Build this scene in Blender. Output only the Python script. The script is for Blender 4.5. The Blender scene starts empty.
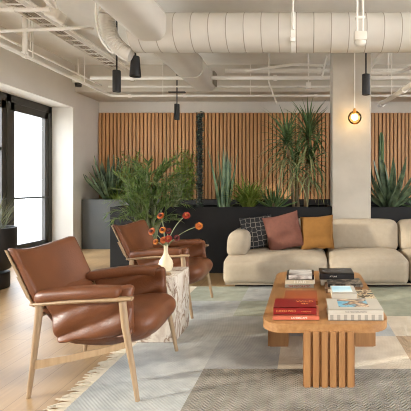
import bpy, bmesh, math, random
from mathutils import Vector, Matrix, noise as mnoise
random.seed(7)
R = math.radians
PI = math.pi
S = bpy.context.scene
COL = S.collection

# ------------------------------------------------------------------ camera
cd = bpy.data.cameras.new('camera')
cam = bpy.data.objects.new('camera', cd); COL.objects.link(cam)
cam.location = (0, 0, 1.2); cam.rotation_euler = (PI/2, 0, 0)
cd.sensor_fit = 'HORIZONTAL'; cd.sensor_width = 36.0
cd.lens = 36.0*410/411
cd.shift_x = -0.2421; cd.shift_y = -0.0474
cd.clip_start = 0.05
S.camera = cam

# ------------------------------------------------------------------ light
w = bpy.data.worlds.new('sky'); S.world = w; w.use_nodes = True
bg = w.node_tree.nodes['Background']
bg.inputs[0].default_value = (0.88, 0.94, 1.02, 1); bg.inputs[1].default_value = 3.6
sd = bpy.data.lights.new('sun', 'SUN'); sun = bpy.data.objects.new('sun', sd); COL.objects.link(sun)
sd.energy = 2.35; sd.angle = R(2.0); sd.color = (1.0, 0.92, 0.80)
sun.rotation_euler = Vector((1.0, 0.36, -0.29)).to_track_quat('-Z', 'Y').to_euler()

S.view_settings.view_transform = 'Standard'; S.view_settings.look = 'None'
S.view_settings.gamma = 1.0; S.view_settings.use_curve_mapping = False
S.view_settings.exposure = 1.34
S.cycles.use_denoising = True; S.cycles.filter_width = 1.0
S.cycles.max_bounces = 10; S.cycles.diffuse_bounces = 6; S.cycles.transparent_max_bounces = 24

# ------------------------------------------------------------------ materials
def srgb(r, g, b):
    def f(c):
        c /= 255.0
        return c/12.92 if c <= .04045 else ((c+.055)/1.055)**2.4
    return (f(r), f(g), f(b), 1)

def mat(name, c, rough=.6, var=0.0, scale=8.0, bump=0.0, bscale=60.0, metal=0.0, stretch=(1, 1, 1), c2=None, spec=.5, transl=0.0):
    m = bpy.data.materials.new(name); m.use_nodes = True
    nt = m.node_tree; n = nt.nodes; L = nt.links; p = n['Principled BSDF']
    p.inputs['Base Color'].default_value = c
    p.inputs['Roughness'].default_value = rough; p.inputs['Metallic'].default_value = metal
    p.inputs['Specular IOR Level'].default_value = spec
    tc = n.new('ShaderNodeTexCoord'); mp = n.new('ShaderNodeMapping'); mp.inputs['Scale'].default_value = stretch
    L.new(tc.outputs['Object'], mp.inputs['Vector'])
    if var > 0 or c2:
        nz = n.new('ShaderNodeTexNoise'); nz.inputs['Scale'].default_value = scale; nz.inputs['Detail'].default_value = 5
        L.new(mp.outputs[0], nz.inputs['Vector'])
        r = n.new('ShaderNodeValToRGB')
        if c2: a, b = c, c2
        else:
            a = tuple(min(1, x*(1-var)) for x in c[:3])+(1,); b = tuple(min(1, x*(1+var)) for x in c[:3])+(1,)
        r.color_ramp.elements[0].color = a; r.color_ramp.elements[1].color = b
        r.color_ramp.elements[0].position = .3; r.color_ramp.elements[1].position = .7
        L.new(nz.outputs['Fac'], r.inputs[0]); L.new(r.outputs[0], p.inputs['Base Color'])
        colout = r.outputs[0]
    else: colout = None
    if bump > 0:
        nb = n.new('ShaderNodeTexNoise'); nb.inputs['Scale'].default_value = bscale; nb.inputs['Detail'].default_value = 6
        L.new(mp.outputs[0], nb.inputs['Vector'])
        bp = n.new('ShaderNodeBump'); bp.inputs['Strength'].default_value = bump; bp.inputs['Distance'].default_value = .02
        L.new(nb.outputs['Fac'], bp.inputs['Height']); L.new(bp.outputs[0], p.inputs['Normal'])
    if transl > 0:
        t = n.new('ShaderNodeBsdfTranslucent'); mx = n.new('ShaderNodeMixShader'); mx.inputs[0].default_value = transl
        if colout: L.new(colout, t.inputs[0])
        else: t.inputs[0].default_value = c
        L.new(p.outputs[0], mx.inputs[1]); L.new(t.outputs[0], mx.inputs[2])
        L.new(mx.outputs[0], n['Material Output'].inputs[0])
    return m

def glass_mat(name, tint, refl=.06):
    m = bpy.data.materials.new(name); m.use_nodes = True
    nt = m.node_tree; n = nt.nodes; L = nt.links; n.remove(n['Principled BSDF'])
    t = n.new('ShaderNodeBsdfTransparent'); t.inputs[0].default_value = tint
    g = n.new('ShaderNodeBsdfGlossy'); g.inputs['Roughness'].default_value = .02
    mx = n.new('ShaderNodeMixShader'); mx.inputs[0].default_value = refl
    L.new(t.outputs[0], mx.inputs[1]); L.new(g.outputs[0], mx.inputs[2]); L.new(mx.outputs[0], n['Material Output'].inputs[0])
    return m

def wood(name, a, b, axis='x', sc=1.0, rough=.5):
    st = {'x': (1.2, 16, 16), 'y': (16, 1.2, 16), 'z': (16, 16, 1.2)}[axis]
    return mat(name, a, rough, scale=3.0*sc, stretch=st, c2=b, bump=.05, bscale=12)

def floor_mat():
    m = bpy.data.materials.new('oak_floor'); m.use_nodes = True
    nt = m.node_tree; n = nt.nodes; L = nt.links; p = n['Principled BSDF']
    tc = n.new('ShaderNodeTexCoord'); mp = n.new('ShaderNodeMapping'); mp.inputs['Rotation'].default_value = (0, 0, R(90))
    L.new(tc.outputs['Object'], mp.inputs[0])
    br = n.new('ShaderNodeTexBrick'); br.offset = .37
    br.inputs['Color1'].default_value = srgb(180, 148, 106); br.inputs['Color2'].default_value = srgb(170, 138, 98)
    br.inputs['Mortar'].default_value = srgb(136, 108, 76)
    br.inputs['Scale'].default_value = 1; br.inputs['Mortar Size'].default_value = .002
    br.inputs['Brick Width'].default_value = 1.6; br.inputs['Row Height'].default_value = .18
    L.new(mp.outputs[0], br.inputs[0])
    nz = n.new('ShaderNodeTexNoise'); nz.inputs['Scale'].default_value = 4; nz.inputs['Detail'].default_value = 6
    m2 = n.new('ShaderNodeMapping'); m2.inputs['Scale'].default_value = (12, .8, 1); L.new(tc.outputs['Object'], m2.inputs[0]); L.new(m2.outputs[0], nz.inputs[0])
    r = n.new('ShaderNodeValToRGB'); r.color_ramp.elements[0].color = (.8, .8, .8, 1); r.color_ramp.elements[1].color = (1.1, 1.1, 1.1, 1)
    L.new(nz.outputs['Fac'], r.inputs[0])
    mx = n.new('ShaderNodeMixRGB'); mx.blend_type = 'MULTIPLY'; mx.inputs[0].default_value = 1
    L.new(br.outputs[0], mx.inputs[1]); L.new(r.outputs[0], mx.inputs[2]); L.new(mx.outputs[0], p.inputs['Base Color'])
    p.inputs['Roughness'].default_value = .38
    return m

def rug_mat(name, a, b, kind='weave'):
    m = bpy.data.materials.new(name); m.use_nodes = True
    nt = m.node_tree; n = nt.nodes; L = nt.links; p = n['Principled BSDF']
    p.inputs['Roughness'].default_value = .95; p.inputs['Specular IOR Level'].default_value = .1
    tc = n.new('ShaderNodeTexCoord'); sp = n.new('ShaderNodeSeparateXYZ'); L.new(tc.outputs['Object'], sp.inputs[0])
    def M(op, x, y=None):
        k = n.new('ShaderNodeMath'); k.operation = op
        for i, v in enumerate((x, y)):
            if v is None: continue
            if isinstance(v, (int, float)): k.inputs[i].default_value = v
            else: L.new(v, k.inputs[i])
        return k.outputs[0]
    if kind == 'herring':
        zig = M('PINGPONG', sp.outputs[0], .035)
        v = M('SINE', M('MULTIPLY', M('ADD', sp.outputs[1], zig), 2*PI/.024))
    elif kind == 'stripe':
        v = M('SINE', M('MULTIPLY', sp.outputs[0], 2*PI/.03))
    else:
        v = M('MULTIPLY', M('SINE', M('MULTIPLY', sp.outputs[0], 2*PI/.022)), M('SINE', M('MULTIPLY', sp.outputs[1], 2*PI/.022)))
    nz = n.new('ShaderNodeTexNoise'); nz.inputs['Scale'].default_value = 9; nz.inputs['Detail'].default_value = 8; L.new(tc.outputs['Object'], nz.inputs[0])
    f = M('ADD', M('MULTIPLY', v, .22 if kind == 'herring' else .07), M('ADD', M('MULTIPLY', M('SUBTRACT', nz.outputs['Fac'], .5), 1.6), .5))
    r = n.new('ShaderNodeValToRGB'); r.color_ramp.elements[0].color = a; r.color_ramp.elements[1].color = b
    L.new(f, r.inputs[0]); L.new(r.outputs[0], p.inputs['Base Color'])
    bp = n.new('ShaderNodeBump'); bp.inputs['Strength'].default_value = .5 if kind == 'herring' else .2; bp.inputs['Distance'].default_value = .008
    L.new(v, bp.inputs['Height']); L.new(bp.outputs[0], p.inputs['Normal'])
    return m

def marble_mat():
    m = bpy.data.materials.new('veined_marble'); m.use_nodes = True
    nt = m.node_tree; n = nt.nodes; L = nt.links; p = n['Principled BSDF']
    tc = n.new('ShaderNodeTexCoord')
    mp = n.new('ShaderNodeMapping'); mp.inputs['Rotation'].default_value = (R(25), R(35), R(20)); L.new(tc.outputs['Object'], mp.inputs[0])
    mp.inputs['Scale'].default_value = (1, 1, .45)
    wv = n.new('ShaderNodeTexNoise'); wv.inputs['Scale'].default_value = 5.5; wv.inputs['Detail'].default_value = 7; wv.inputs['Distortion'].default_value = .9; wv.inputs['Roughness'].default_value = .6
    L.new(mp.outputs[0], wv.inputs[0])
    r = n.new('ShaderNodeValToRGB'); e = r.color_ramp.elements
    e[0].position = .34; e[0].color = srgb(196, 180, 164); e[1].position = .75; e[1].color = srgb(206, 194, 178)
    for ps, c in ((.445, srgb(222, 212, 198)), (.475, srgb(172, 150, 132)), (.49, srgb(138, 112, 96)), (.505, srgb(200, 184, 168)), (.56, srgb(226, 217, 204)), (.60, srgb(190, 170, 152)), (.62, srgb(222, 212, 198))):
        q = e.new(ps); q.color = c
    L.new(wv.outputs['Fac'], r.inputs[0]); L.new(r.outputs[0], p.inputs['Base Color']); p.inputs['Roughness'].default_value = .25
    return m

def hex_mat():
    m = bpy.data.materials.new('black_hexagon_fabric'); m.use_nodes = True
    nt = m.node_tree; n = nt.nodes; L = nt.links; p = n['Principled BSDF']; p.inputs['Roughness'].default_value = .9
    tc = n.new('ShaderNodeTexCoord')
    vo = n.new('ShaderNodeTexVoronoi'); vo.feature = 'DISTANCE_TO_EDGE'; vo.inputs['Scale'].default_value = 17; vo.inputs['Randomness'].default_value = .3
    mp = n.new('ShaderNodeMapping'); mp.inputs['Scale'].default_value = (1, 0, 1); L.new(tc.outputs['Object'], mp.inputs[0]); L.new(mp.outputs[0], vo.inputs['Vector'])
    r = n.new('ShaderNodeValToRGB'); e = r.color_ramp.elements
    e[0].position = .03; e[0].color = srgb(124, 118, 110); e[1].position = .06; e[1].color = srgb(26, 25, 26)
    L.new(vo.outputs[0], r.inputs[0]); L.new(r.outputs[0], p.inputs['Base Color'])
    return m

def picture_mat(name, cols, scale, vec=(1, 1, 1), pos=None):
    m = bpy.data.materials.new(name); m.use_nodes = True
    nt = m.node_tree; n = nt.nodes; L = nt.links; p = n['Principled BSDF']; p.inputs['Roughness'].default_value = .4
    tc = n.new('ShaderNodeTexCoord'); mp = n.new('ShaderNodeMapping'); mp.inputs['Scale'].default_value = vec; L.new(tc.outputs['Object'], mp.inputs[0])
    nz = n.new('ShaderNodeTexNoise'); nz.inputs['Scale'].default_value = scale; nz.inputs['Detail'].default_value = 3; L.new(mp.outputs[0], nz.inputs[0])
    r = n.new('ShaderNodeValToRGB'); e = r.color_ramp.elements
    k = len(cols)
    ps = pos or [.3+.4*i/(k-1) for i in range(k)]
    e[0].position = ps[0]; e[0].color = cols[0]; e[1].position = ps[-1]; e[1].color = cols[-1]
    for i in range(1, k-1):
        q = e.new(ps[i]); q.color = cols[i]
    L.new(nz.outputs['Fac'], r.inputs[0]); L.new(r.outputs[0], p.inputs['Base Color'])
    return m

def emit_mat(name, c, s):
    m = bpy.data.materials.new(name); m.use_nodes = True
    n = m.node_tree.nodes; p = n['Principled BSDF']
    p.inputs['Emission Color'].default_value = c; p.inputs['Emission Strength'].default_value = s
    return m

PLASTER = mat('wall_plaster', srgb(220, 213, 202), .9, var=.05, scale=1.6, bump=.05, bscale=30)
CONCRETE = mat('column_concrete', srgb(188, 180, 166), .85, scale=2.4, c2=srgb(172, 163, 149), bump=.06, bscale=20)
CEIL = mat('ceiling_paint', srgb(240, 236, 228), .9, var=.06, scale=2.2)
SOFFIT = mat('soffit_paint', srgb(206, 197, 183), .9, var=.05, scale=2)
DUCT = mat('duct_paint', srgb(204, 197, 185), .65, var=.04, scale=3)
PIPE = mat('pipe_paint', srgb(240, 235, 226), .55, var=.03)
BLACKM = mat('black_metal', srgb(34, 31, 29), .45, var=.1)
FRAME = mat('window_frame_metal', srgb(58, 55, 50), .45, var=.08)
GLASS = glass_mat('window_glass', (.97, .98, .98, 1), .05)
FLOOR = floor_mat()
SLAT = mat('slat_wood', srgb(184, 132, 84), .5, scale=5, c2=srgb(206, 156, 106), stretch=(13, 1, .35), bump=.03)
SLATBACK = mat('slat_backing', srgb(118, 84, 56), .8, var=.1)
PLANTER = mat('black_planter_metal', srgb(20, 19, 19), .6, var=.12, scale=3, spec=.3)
GREYPL = mat('grey_planter_metal', srgb(82, 82, 78), .5, var=.07, scale=2)
SOIL = mat('soil', srgb(44, 33, 25), .95, var=.4, scale=30, bump=.6, bscale=40)
LEATHER = mat('tan_leather', srgb(98, 55, 30), .42, scale=5, c2=srgb(116, 68, 38), bump=.12, bscale=90)
ASH = wood('ash_wood', srgb(148, 122, 92), srgb(166, 140, 108), 'z')
OAK = wood('oak_top', srgb(148, 104, 60), srgb(166, 122, 76), 'y')
OAKV = wood('oak_leg', srgb(140, 98, 58), srgb(160, 116, 72), 'z')
OAKD = mat('oak_groove', srgb(112, 68, 36), .6, var=.1)
MARBLE = marble_mat()
SOFA = mat('sofa_fabric', srgb(162, 149, 130), .95, var=.05, scale=20, bump=.12, bscale=220, spec=.15)
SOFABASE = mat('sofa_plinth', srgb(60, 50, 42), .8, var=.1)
PINK = mat('dusty_pink_fabric', srgb(106, 64, 50), .9, var=.08, scale=30, bump=.2, bscale=150)
MUST = mat('mustard_fabric', srgb(120, 80, 26), .9, var=.06, scale=30, bump=.2, bscale=150)
HEX = hex_mat()
CERAM = mat('cream_ceramic', srgb(212, 200, 168), .45, var=.04)
SOILTOP = SOIL
G1 = mat('leaf_green', srgb(58, 88, 44), .45, scale=9, c2=srgb(138, 158, 88), transl=.3)
G2 = mat('leaf_dark_green', srgb(52, 80, 48), .45, scale=5, c2=srgb(116, 140, 86), transl=.25)
G3 = mat('leaf_yellow_green', srgb(92, 122, 48), .5, scale=4, c2=srgb(168, 180, 88), transl=.3)
G4 = mat('leaf_grey_green', srgb(60, 88, 66), .45, scale=7, c2=srgb(136, 156, 116), transl=.1)
AG = mat('agave_leaf', srgb(34, 56, 42), .4, scale=9, c2=srgb(132, 150, 116), transl=.08)
G5 = mat('leaf_pale', srgb(96, 116, 70), .6, scale=5, c2=srgb(172, 172, 122), transl=.25)
VINE = mat('vine_dark', srgb(20, 32, 26), .35, scale=24, c2=srgb(84, 104, 84), transl=.05)
STEM = mat('plant_stem', srgb(122, 104, 74), .8, var=.2, scale=10)
GSTEM = mat('green_stem', srgb(120, 128, 92), .6, var=.1)
PET_O = mat('orange_petal', srgb(200, 108, 36), .6, scale=40, c2=srgb(160, 66, 26), transl=.2)
PET_Y = mat('amber_petal', srgb(214, 136, 44), .6, scale=40, c2=srgb(180, 90, 30), transl=.2)
PET_R = mat('rust_petal', srgb(164, 52, 28), .6, scale=40, c2=srgb(122, 32, 22), transl=.2)
PET_D = mat('maroon_petal', srgb(86, 22, 22), .6, scale=20, c2=srgb(110, 32, 26), transl=.15)
CORE = mat('flower_core', srgb(62, 24, 16), .8, var=.2, scale=40)
CORE_Y = mat('flower_core_light', srgb(150, 70, 24), .8, var=.2, scale=40)
PAGES = mat('book_pages', srgb(228, 218, 198), .8, scale=2, stretch=(.2, .2, 160), c2=srgb(206, 194, 172))
WHITE = mat('white_cover', srgb(178, 171, 158), .45, var=.03)
CREAM = mat('cream_cover', srgb(206, 190, 164), .5, var=.04)
RED = mat('red_cover', srgb(122, 14, 18), .4, var=.08)
SALMON = mat('salmon_cover', srgb(186, 98, 74), .5, var=.04)
ORANGE = mat('terracotta_cover', srgb(148, 72, 30), .5, var=.06)
BLACKC = mat('black_cover', srgb(24, 22, 24), .35, var=.15)
GOLD = mat('gold_print', srgb(206, 132, 74), .5)
WHITEP = mat('white_print', srgb(236, 228, 214), .6)
REDP = mat('red_print', srgb(150, 40, 34), .6)
GREYP = mat('grey_print', srgb(110, 108, 106), .6)
GING = mat('grey_check', srgb(142, 137, 128), .6, var=.06)
BROWNC = mat('brown_cover', srgb(116, 84, 58), .5, var=.1)
WHITEM = mat('white_plastic', srgb(226, 218, 204), .4)

PAVE = mat('pavement', srgb(214, 210, 204), .9, var=.05)

# ------------------------------------------------------------------ mesh helpers
class MB:
    def __init__(s): s.b = bmesh.new()
    def box(s, c, d, bev=0.0, seg=2, rot=None):
        r = bmesh.ops.create_cube(s.b, size=1.0); vs = r['verts']
        for v in vs: v.co = Vector((v.co.x*d[0], v.co.y*d[1], v.co.z*d[2]))
        if bev > 0:
            es = list({e for v in vs for e in v.link_edges})
            g = bmesh.ops.bevel(s.b, geom=es, offset=bev, segments=seg, affect='EDGES', profile=.5)
            vs = list({v for f in g['faces'] for v in f.verts} | {v for v in vs if v.is_valid})
        M = Matrix.Translation(Vector(c))
        if rot: M = M @ rot
        for v in vs: v.co = M @ v.co
        return s
    def soft(s, c, d, r, n=10, fn=None, rot=None):
        """a rounded, padded block: d full size, r corner radius, n grid, fn(u,v,w,co) reshapes (u,v,w in -1..1)"""
        b2 = bmesh.new()
        bmesh.ops.create_cube(b2, size=2.0)
        bmesh.ops.subdivide_edges(b2, edges=b2.edges[:], cuts=n, use_grid_fill=True)
        h = Vector(d)/2
        r = min(r, min(h)*.999)
        M = Matrix.Translation(Vector(c))
        if rot: M = M @ rot
        mp = {}
        for v in b2.verts:
            u = v.co.copy()
            # concentrate grid lines toward the edges so that corners stay round
            q = Vector([math.copysign(1-(1-abs(t))**1.35, t) for t in u])
            p = Vector((q.x*h.x, q.y*h.y, q.z*h.z))
            i = Vector([max(-h[k]+r, min(h[k]-r, p[k])) for k in range(3)])
            dlt = p-i
            if dlt.length > 1e-9: p = i+dlt.normalized()*r
            if fn: p = fn(q.x, q.y, q.z, p)
            mp[v] = s.b.verts.new(M @ p)
        for f in b2.faces:
            try: s.b.faces.new([mp[v] for v in f.verts])
            except ValueError: pass
        b2.free()
        return s
    def tube(s, pts, r, n=10, cap=True):
        pts = [Vector(p) for p in pts]; N = len(pts)
        rs = r if isinstance(r, (list, tuple)) else [r]*N
        rings = []; up = None
        for i, p in enumerate(pts):
            t = (pts[min(i+1, N-1)]-pts[max(i-1, 0)]).normalized()
            if up is None:
                up = Vector((0, 0, 1)) if abs(t.z) < .9 else Vector((1, 0, 0))
            a = t.cross(up).normalized(); up = a.cross(t).normalized()
            rings.append([s.b.verts.new(p+(a*math.cos(2*PI*k/n)+up*math.sin(2*PI*k/n))*rs[i]) for k in range(n)])
        for i in range(N-1):
            for k in range(n):
                s.b.faces.new((rings[i][k], rings[i][(k+1) % n], rings[i+1][(k+1) % n], rings[i+1][k]))
        if cap:
            s.b.faces.new(rings[0][::-1]); s.b.faces.new(rings[-1])
        return s
    def lathe(s, prof, n=24, c=(0, 0, 0), axis='z', cap=True):
        c = Vector(c); rings = []
        for (r, z) in prof:
            ring = []
            for k in range(n):
                a = 2*PI*k/n; x, y = r*math.cos(a), r*math.sin(a)
                p = Vector((x, y, z)) if axis == 'z' else (Vector((z, x, y)) if axis == 'x' else Vector((y, z, x)))
                ring.append(s.b.verts.new(c+p))
            rings.append(ring)
        for i in range(len(rings)-1):
            for k in range(n):
                s.b.faces.new((rings[i][k], rings[i][(k+1) % n], rings[i+1][(k+1) % n], rings[i+1][k]))
        if cap:
            s.b.faces.new(rings[0][::-1]); s.b.faces.new(rings[-1])
        return s
    def leaf(s, p, az, el, length, width, droop=0.0, n=6, shape='blade', fold=.25, thick=0.0, twist=0.0):
        """an arching leaf: starts at p, heads (azimuth, elevation), bends down by droop radians along its length"""
        p = Vector(p); side = Vector((-math.sin(az), math.cos(az), 0))
        step = length/n; rows = []
        for i in range(n+1):
            t = i/n
            e = el-droop*t
            d = Vector((math.cos(az)*math.cos(e), math.sin(az)*math.cos(e), math.sin(e)))
            nn = d.cross(side).normalized()*-1
            sd2 = (side*math.cos(twist*t)+nn*math.sin(twist*t))
            if shape == 'blade': wv = width*min(1, .55+t*1.5)*(1-t**2.2)
            elif shape == 'oval': wv = width*math.sin(PI*min(.999, .08+.92*t))**.8
            else: wv = width*(.8+.5*t)*(1-t**3)
            wv = max(wv, width*.03)/2
            a = s.b.verts.new(p-sd2*wv+nn*wv*fold); m = s.b.verts.new(p-nn*thick); b = s.b.verts.new(p+sd2*wv+nn*wv*fold)
            rows.append((a, m, b))
            p = p+d*step
        for i in range(n):
            for k in range(2):
                s.b.faces.new((rows[i][k], rows[i][k+1], rows[i+1][k+1], rows[i+1][k]))
        return s
    def prism(s, poly, z0, z1):
        lo = [s.b.verts.new((x, y, z0)) for x, y in poly]; hi = [s.b.verts.new((x, y, z1)) for x, y in poly]
        n = len(poly)
        s.b.faces.new(lo[::-1]); s.b.faces.new(hi)
        for i in range(n): s.b.faces.new((lo[i], lo[(i+1) % n], hi[(i+1) % n], hi[i]))
        return s
    def loft(s, rings, closed_u=True, cap=True):
        vs = [[s.b.verts.new(p) for p in r] for r in rings]; n = len(vs[0])
        for i in range(len(vs)-1):
            for k in range(n if closed_u else n-1):
                s.b.faces.new((vs[i][k], vs[i][(k+1) % n], vs[i+1][(k+1) % n], vs[i+1][k]))
        if cap: s.b.faces.new(vs[0][::-1]); s.b.faces.new(vs[-1])
        return s
    def wrinkle(s, amp, sc, seed=0.0):
        s.b.normal_update()
        for v in s.b.verts:
            q = v.co*sc+Vector((seed, seed*.7, 0))
            v.co += v.normal*amp*mnoise.noise(q)
        return s
    def keep(s, axis, lim, side):
        """bend leaves that would reach past a wall back along it"""
        for v in s.b.verts:
            e = (v.co[axis]-lim)*side
            if e > -.08: v.co[axis] = lim-side*.08*math.exp(-(e+.08)/.08)
        return s
    def xf(s, M):
        for v in s.b.verts: v.co = M @ v.co
        return s
    def build(s, name, m, parent=None, smooth=True, loc=None, rot=None, subsurf=0, sharp=40):
        bmesh.ops.recalc_face_normals(s.b, faces=s.b.faces[:])
        me = bpy.data.meshes.new(name); s.b.to_mesh(me); s.b.free()
        for mm in (m if isinstance(m, list) else [m]): me.materials.append(mm)
        if smooth:
            me.polygons.foreach_set('use_smooth', [True]*len(me.polygons))
            try: me.set_sharp_from_angle(angle=R(sharp))
            except Exception: pass
        o = bpy.data.objects.new(name, me); COL.objects.link(o)
        if parent: o.parent = parent
        if loc: o.location = loc
        if rot: o.rotation_euler = rot
        if subsurf:
            k = o.modifiers.new('smooth', 'SUBSURF'); k.levels = subsurf; k.render_levels = subsurf
        return o

def tag(o, label=None, cat=None, group=None, kind=None):
    if label: o['label'] = label
    if cat: o['category'] = cat
    if group: o['group'] = group
    if kind: o['kind'] = kind
    return o
def thing(name, label, cat, loc=(0, 0, 0), rz=0.0, group=None, rot=None):
    o = bpy.data.objects.new(name, None); COL.objects.link(o)
    o.empty_display_size = .1
    o.location = loc; o.rotation_euler = rot if rot else (0, 0, rz)
    return tag(o, label, cat, group)
def structure(o): o['kind'] = 'structure'; return o
def dup(root, loc, rz=0.0, label=None, group=None):
    r = root.copy(); COL.objects.link(r); r.location = loc; r.rotation_euler = (0, 0, rz)
    if label: r['label'] = label
    if group: r['group'] = group
    for ch in list(root.children):
        c = ch.copy(); COL.objects.link(c); c.parent = r
        for g in list(ch.children):
            d = g.copy(); COL.objects.link(d); d.parent = c
    return r
def text(name, body, size, m, parent, loc, rot=(0, 0, 0), sx=1.0, depth=.0006):
    cu = bpy.data.curves.new(name, 'FONT'); cu.body = body; cu.size = size; cu.extrude = depth
    cu.align_x = 'CENTER'; cu.align_y = 'CENTER'; cu.materials.append(m)
    tmp = bpy.data.objects.new(name, cu); COL.objects.link(tmp)
    dg = bpy.context.evaluated_depsgraph_get()
    me = bpy.data.meshes.new_from_object(tmp.evaluated_get(dg))
    bpy.data.objects.remove(tmp); bpy.data.curves.remove(cu)
    o = bpy.data.objects.new(name, me); COL.objects.link(o); o.parent = parent
    o.location = loc; o.rotation_euler = rot; o.scale = (sx, 1, 1)
    return o

# ------------------------------------------------------------------ the room
XL, XW, XR, YB, YR, ZC = -4.27, -4.72, 4.6, 8.5, -2.6, 3.45
structure(MB().box(((XL+XR)/2-.25, (YB+YR)/2, -.05), (XR-XL+.5, YB-YR, .1)).build('floor', FLOOR, smooth=False))
structure(MB().box(((XL+XR)/2-.25, YR-.1, ZC/2), (XR-XL+.9, .2, ZC+.2)).build('wall_front', PLASTER, smooth=False))
structure(MB().box(((XL+XR)/2-.25, YR-5, -.06), (XR-XL+8, 10, .1)).build('ground_bounce', PAVE, smooth=False))  # unseen sunlit slab behind the room, added to bounce light onto the ceiling
structure(MB().box(((XL+XR)/2-.25, (YB+YR)/2, ZC+.06), (XR-XL+.5, YB-YR+.2, .12)).build('ceiling', CEIL, smooth=False))
structure(MB().box(((XL+XR)/2-.25, YB+.1, ZC/2), (XR-XL+.9, .2, ZC+.2)).build('wall_back', PLASTER, smooth=False))
structure(MB().box((XR+.1, 5.0, 1.3), (.2, 7.0, 2.8)).build('wall_right', PLASTER, smooth=False))
OPEN = [(4.35, 7.55), (0.35, 3.85), (-2.3, -.15)]
HD = 2.65
b = MB()
XM, XT = (XL+XW-.03)/2, XL-XW+.03
b.box((XM, (YB+YR)/2, (HD+ZC)/2), (XT, YB-YR, ZC-HD))
ys = [YR]+sorted([v for o in OPEN for v in o])+[YB]
for k in range(0, len(ys), 2):
    b.box((XM, (ys[k]+ys[k+1])/2, HD/2), (XT, ys[k+1]-ys[k], HD))
structure(b.build('wall_left', PLASTER, smooth=False))
structure(MB().box(((XL+XR)/2, 8.05, 3.2), (XR-XL, .9, .5)).build('trim_1', SOFFIT, smooth=False))
structure(MB().box((.6375, 5.85, ZC/2), (.525, .5, ZC), .008, 1).build('wall_column', CONCRETE, smooth=False))

# slatted timber panelling on the back wall
b = MB(); ZT = 2.71
b.box(((XL+XR)/2, 8.488, ZT/2), (XR-XL-.02, .024, ZT-.002))
bk = structure(b.build('wall_panelling', SLATBACK, smooth=False))
b = MB(); x = XL+.05; P = .078
while x < XR-.05:
    b.box((x, 8.458, ZT/2), (.054, .04, ZT-.004)); x += P
structure(b.build('slats', SLAT, bk, smooth=False))

# glazed doors in the left wall
def glazing(i, y0, y1, detail):
    root = bpy.data.objects.new('window_%d' % i, None); COL.objects.link(root); structure(root)
    f = MB(); xf = -4.71; ft = .07
    f.box((xf, (y0+y1)/2, HD-.06), (.1, y1-y0, .12)); f.box((xf, (y0+y1)/2, .02), (.1, y1-y0, .04))
    for y in (y0+.045, y1-.045): f.box((xf, y, HD/2), (.1, .09, HD))
    n = 3 if detail else 3
    L = (y1-y0-.18)/n; panes = []
    for k in range(1, n): f.box((xf, y0+.09+L*k, HD/2), (.1, .09, HD))
    structure(f.build('window_frame', FRAME, root, smooth=False))
    for k in range(n):
        a = y0+.09+L*k+(.045 if k else 0); c = y0+.09+L*(k+1)-(.045 if k < n-1 else 0)
        s = MB()
        s.box((xf+.01, a+.05, HD/2), (.06, .09, HD-.2)); s.box((xf+.01, c-.05, HD/2), (.06, .09, HD-.2))
        s.box((xf+.01, (a+c)/2, HD-.18), (.06, c-a, .12)); s.box((xf+.01, (a+c)/2, .14), (.06, c-a, .20))
        for zz, hh in (((1.0, .03),) if k != 1 else ((1.78, .05), (.88, .05))): s.box((xf+.01, (a+c)/2, zz), (.04, c-a, hh))
        structure(s.build('door_leaf', FRAME, root, smooth=False))
        g = MB().box((xf+.005, (a+c)/2, 1.25), (.01, c-a-.14, 2.2))
        structure(g.build('glass_pane', GLASS, root, smooth=False))
        if detail:
            h = MB().tube([(xf+.05, c-.05, 1.0), (xf+.10, c-.05, 1.0), (xf+.10, c-.17, 1.0)], .011)
            structure(h.build('door_handle', BLACKM, root))
for i, (a, c) in enumerate(OPEN): glazing(i+1, a, c, i == 0)

# outside the glass
structure(MB().box((-24.8, 10, -.12), (40, 60, .1)).build('ground', PAVE, smooth=False))
t = thing('garden_wall', 'pale low garden wall with sloped coping outside the glass door', 'garden wall', (-9.2, 12.4, -.07))
MB().prism([(-1.4, -.15), (.5, -.15), (.5, .15), (-1.4, .15)], 0, .55).build('wall_body', PLASTER, t, smooth=False)
MB().box((-.45, 0, .60), (2.0, .4, .1), .02).build('coping', WHITEM, t, smooth=False)

# ------------------------------------------------------------------ overhead services
t = thing('ventilation_duct', 'long pale rectangular air duct with rounded edges running away along the ceiling', 'air duct', (-1.77, 0, 2.86))
def rrect(hw, h, r, n=6):
    pts = []
    for cx, cz, a0 in ((hw-r, r, -90), (hw-r, h-r, 0), (-hw+r, h-r, 90), (-hw+r, r, 180)):
        for k in range(n+1):
            a = R(a0+90*k/n); pts.append((cx+r*math.cos(a), cz+r*math.sin(a)))
    return pts
pr = rrect(.20, .36, .12)
MB().loft([[(x, y, z) for x, z in pr] for y in (-.6, 1.5, 3.0, 4.5, 6.2, 6.9)]).build('duct_body', DUCT, t)
pr2 = rrect(.212, .375, .13)
for y in (2.2, 6.25):
    MB().loft([[(x, y+d, z-.01) for x, z in pr2] for d in (0, .03)]).build('duct_flange', DUCT, t)
pr3 = [(x*.97, z*.97+.006) for x, z in pr]
MB().loft([[(x, y, z) for x, z in pr3] for y in (6.9, 7.22)]).build('end_cap', DUCT, t)
g = MB()
for k in range(7): g.box((.215, 6.97+.035*k, .19), (.03, .012, .22))
g.build('vent_grille', mat('grille_paint', srgb(150, 138, 122), .6), t, smooth=False)

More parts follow.
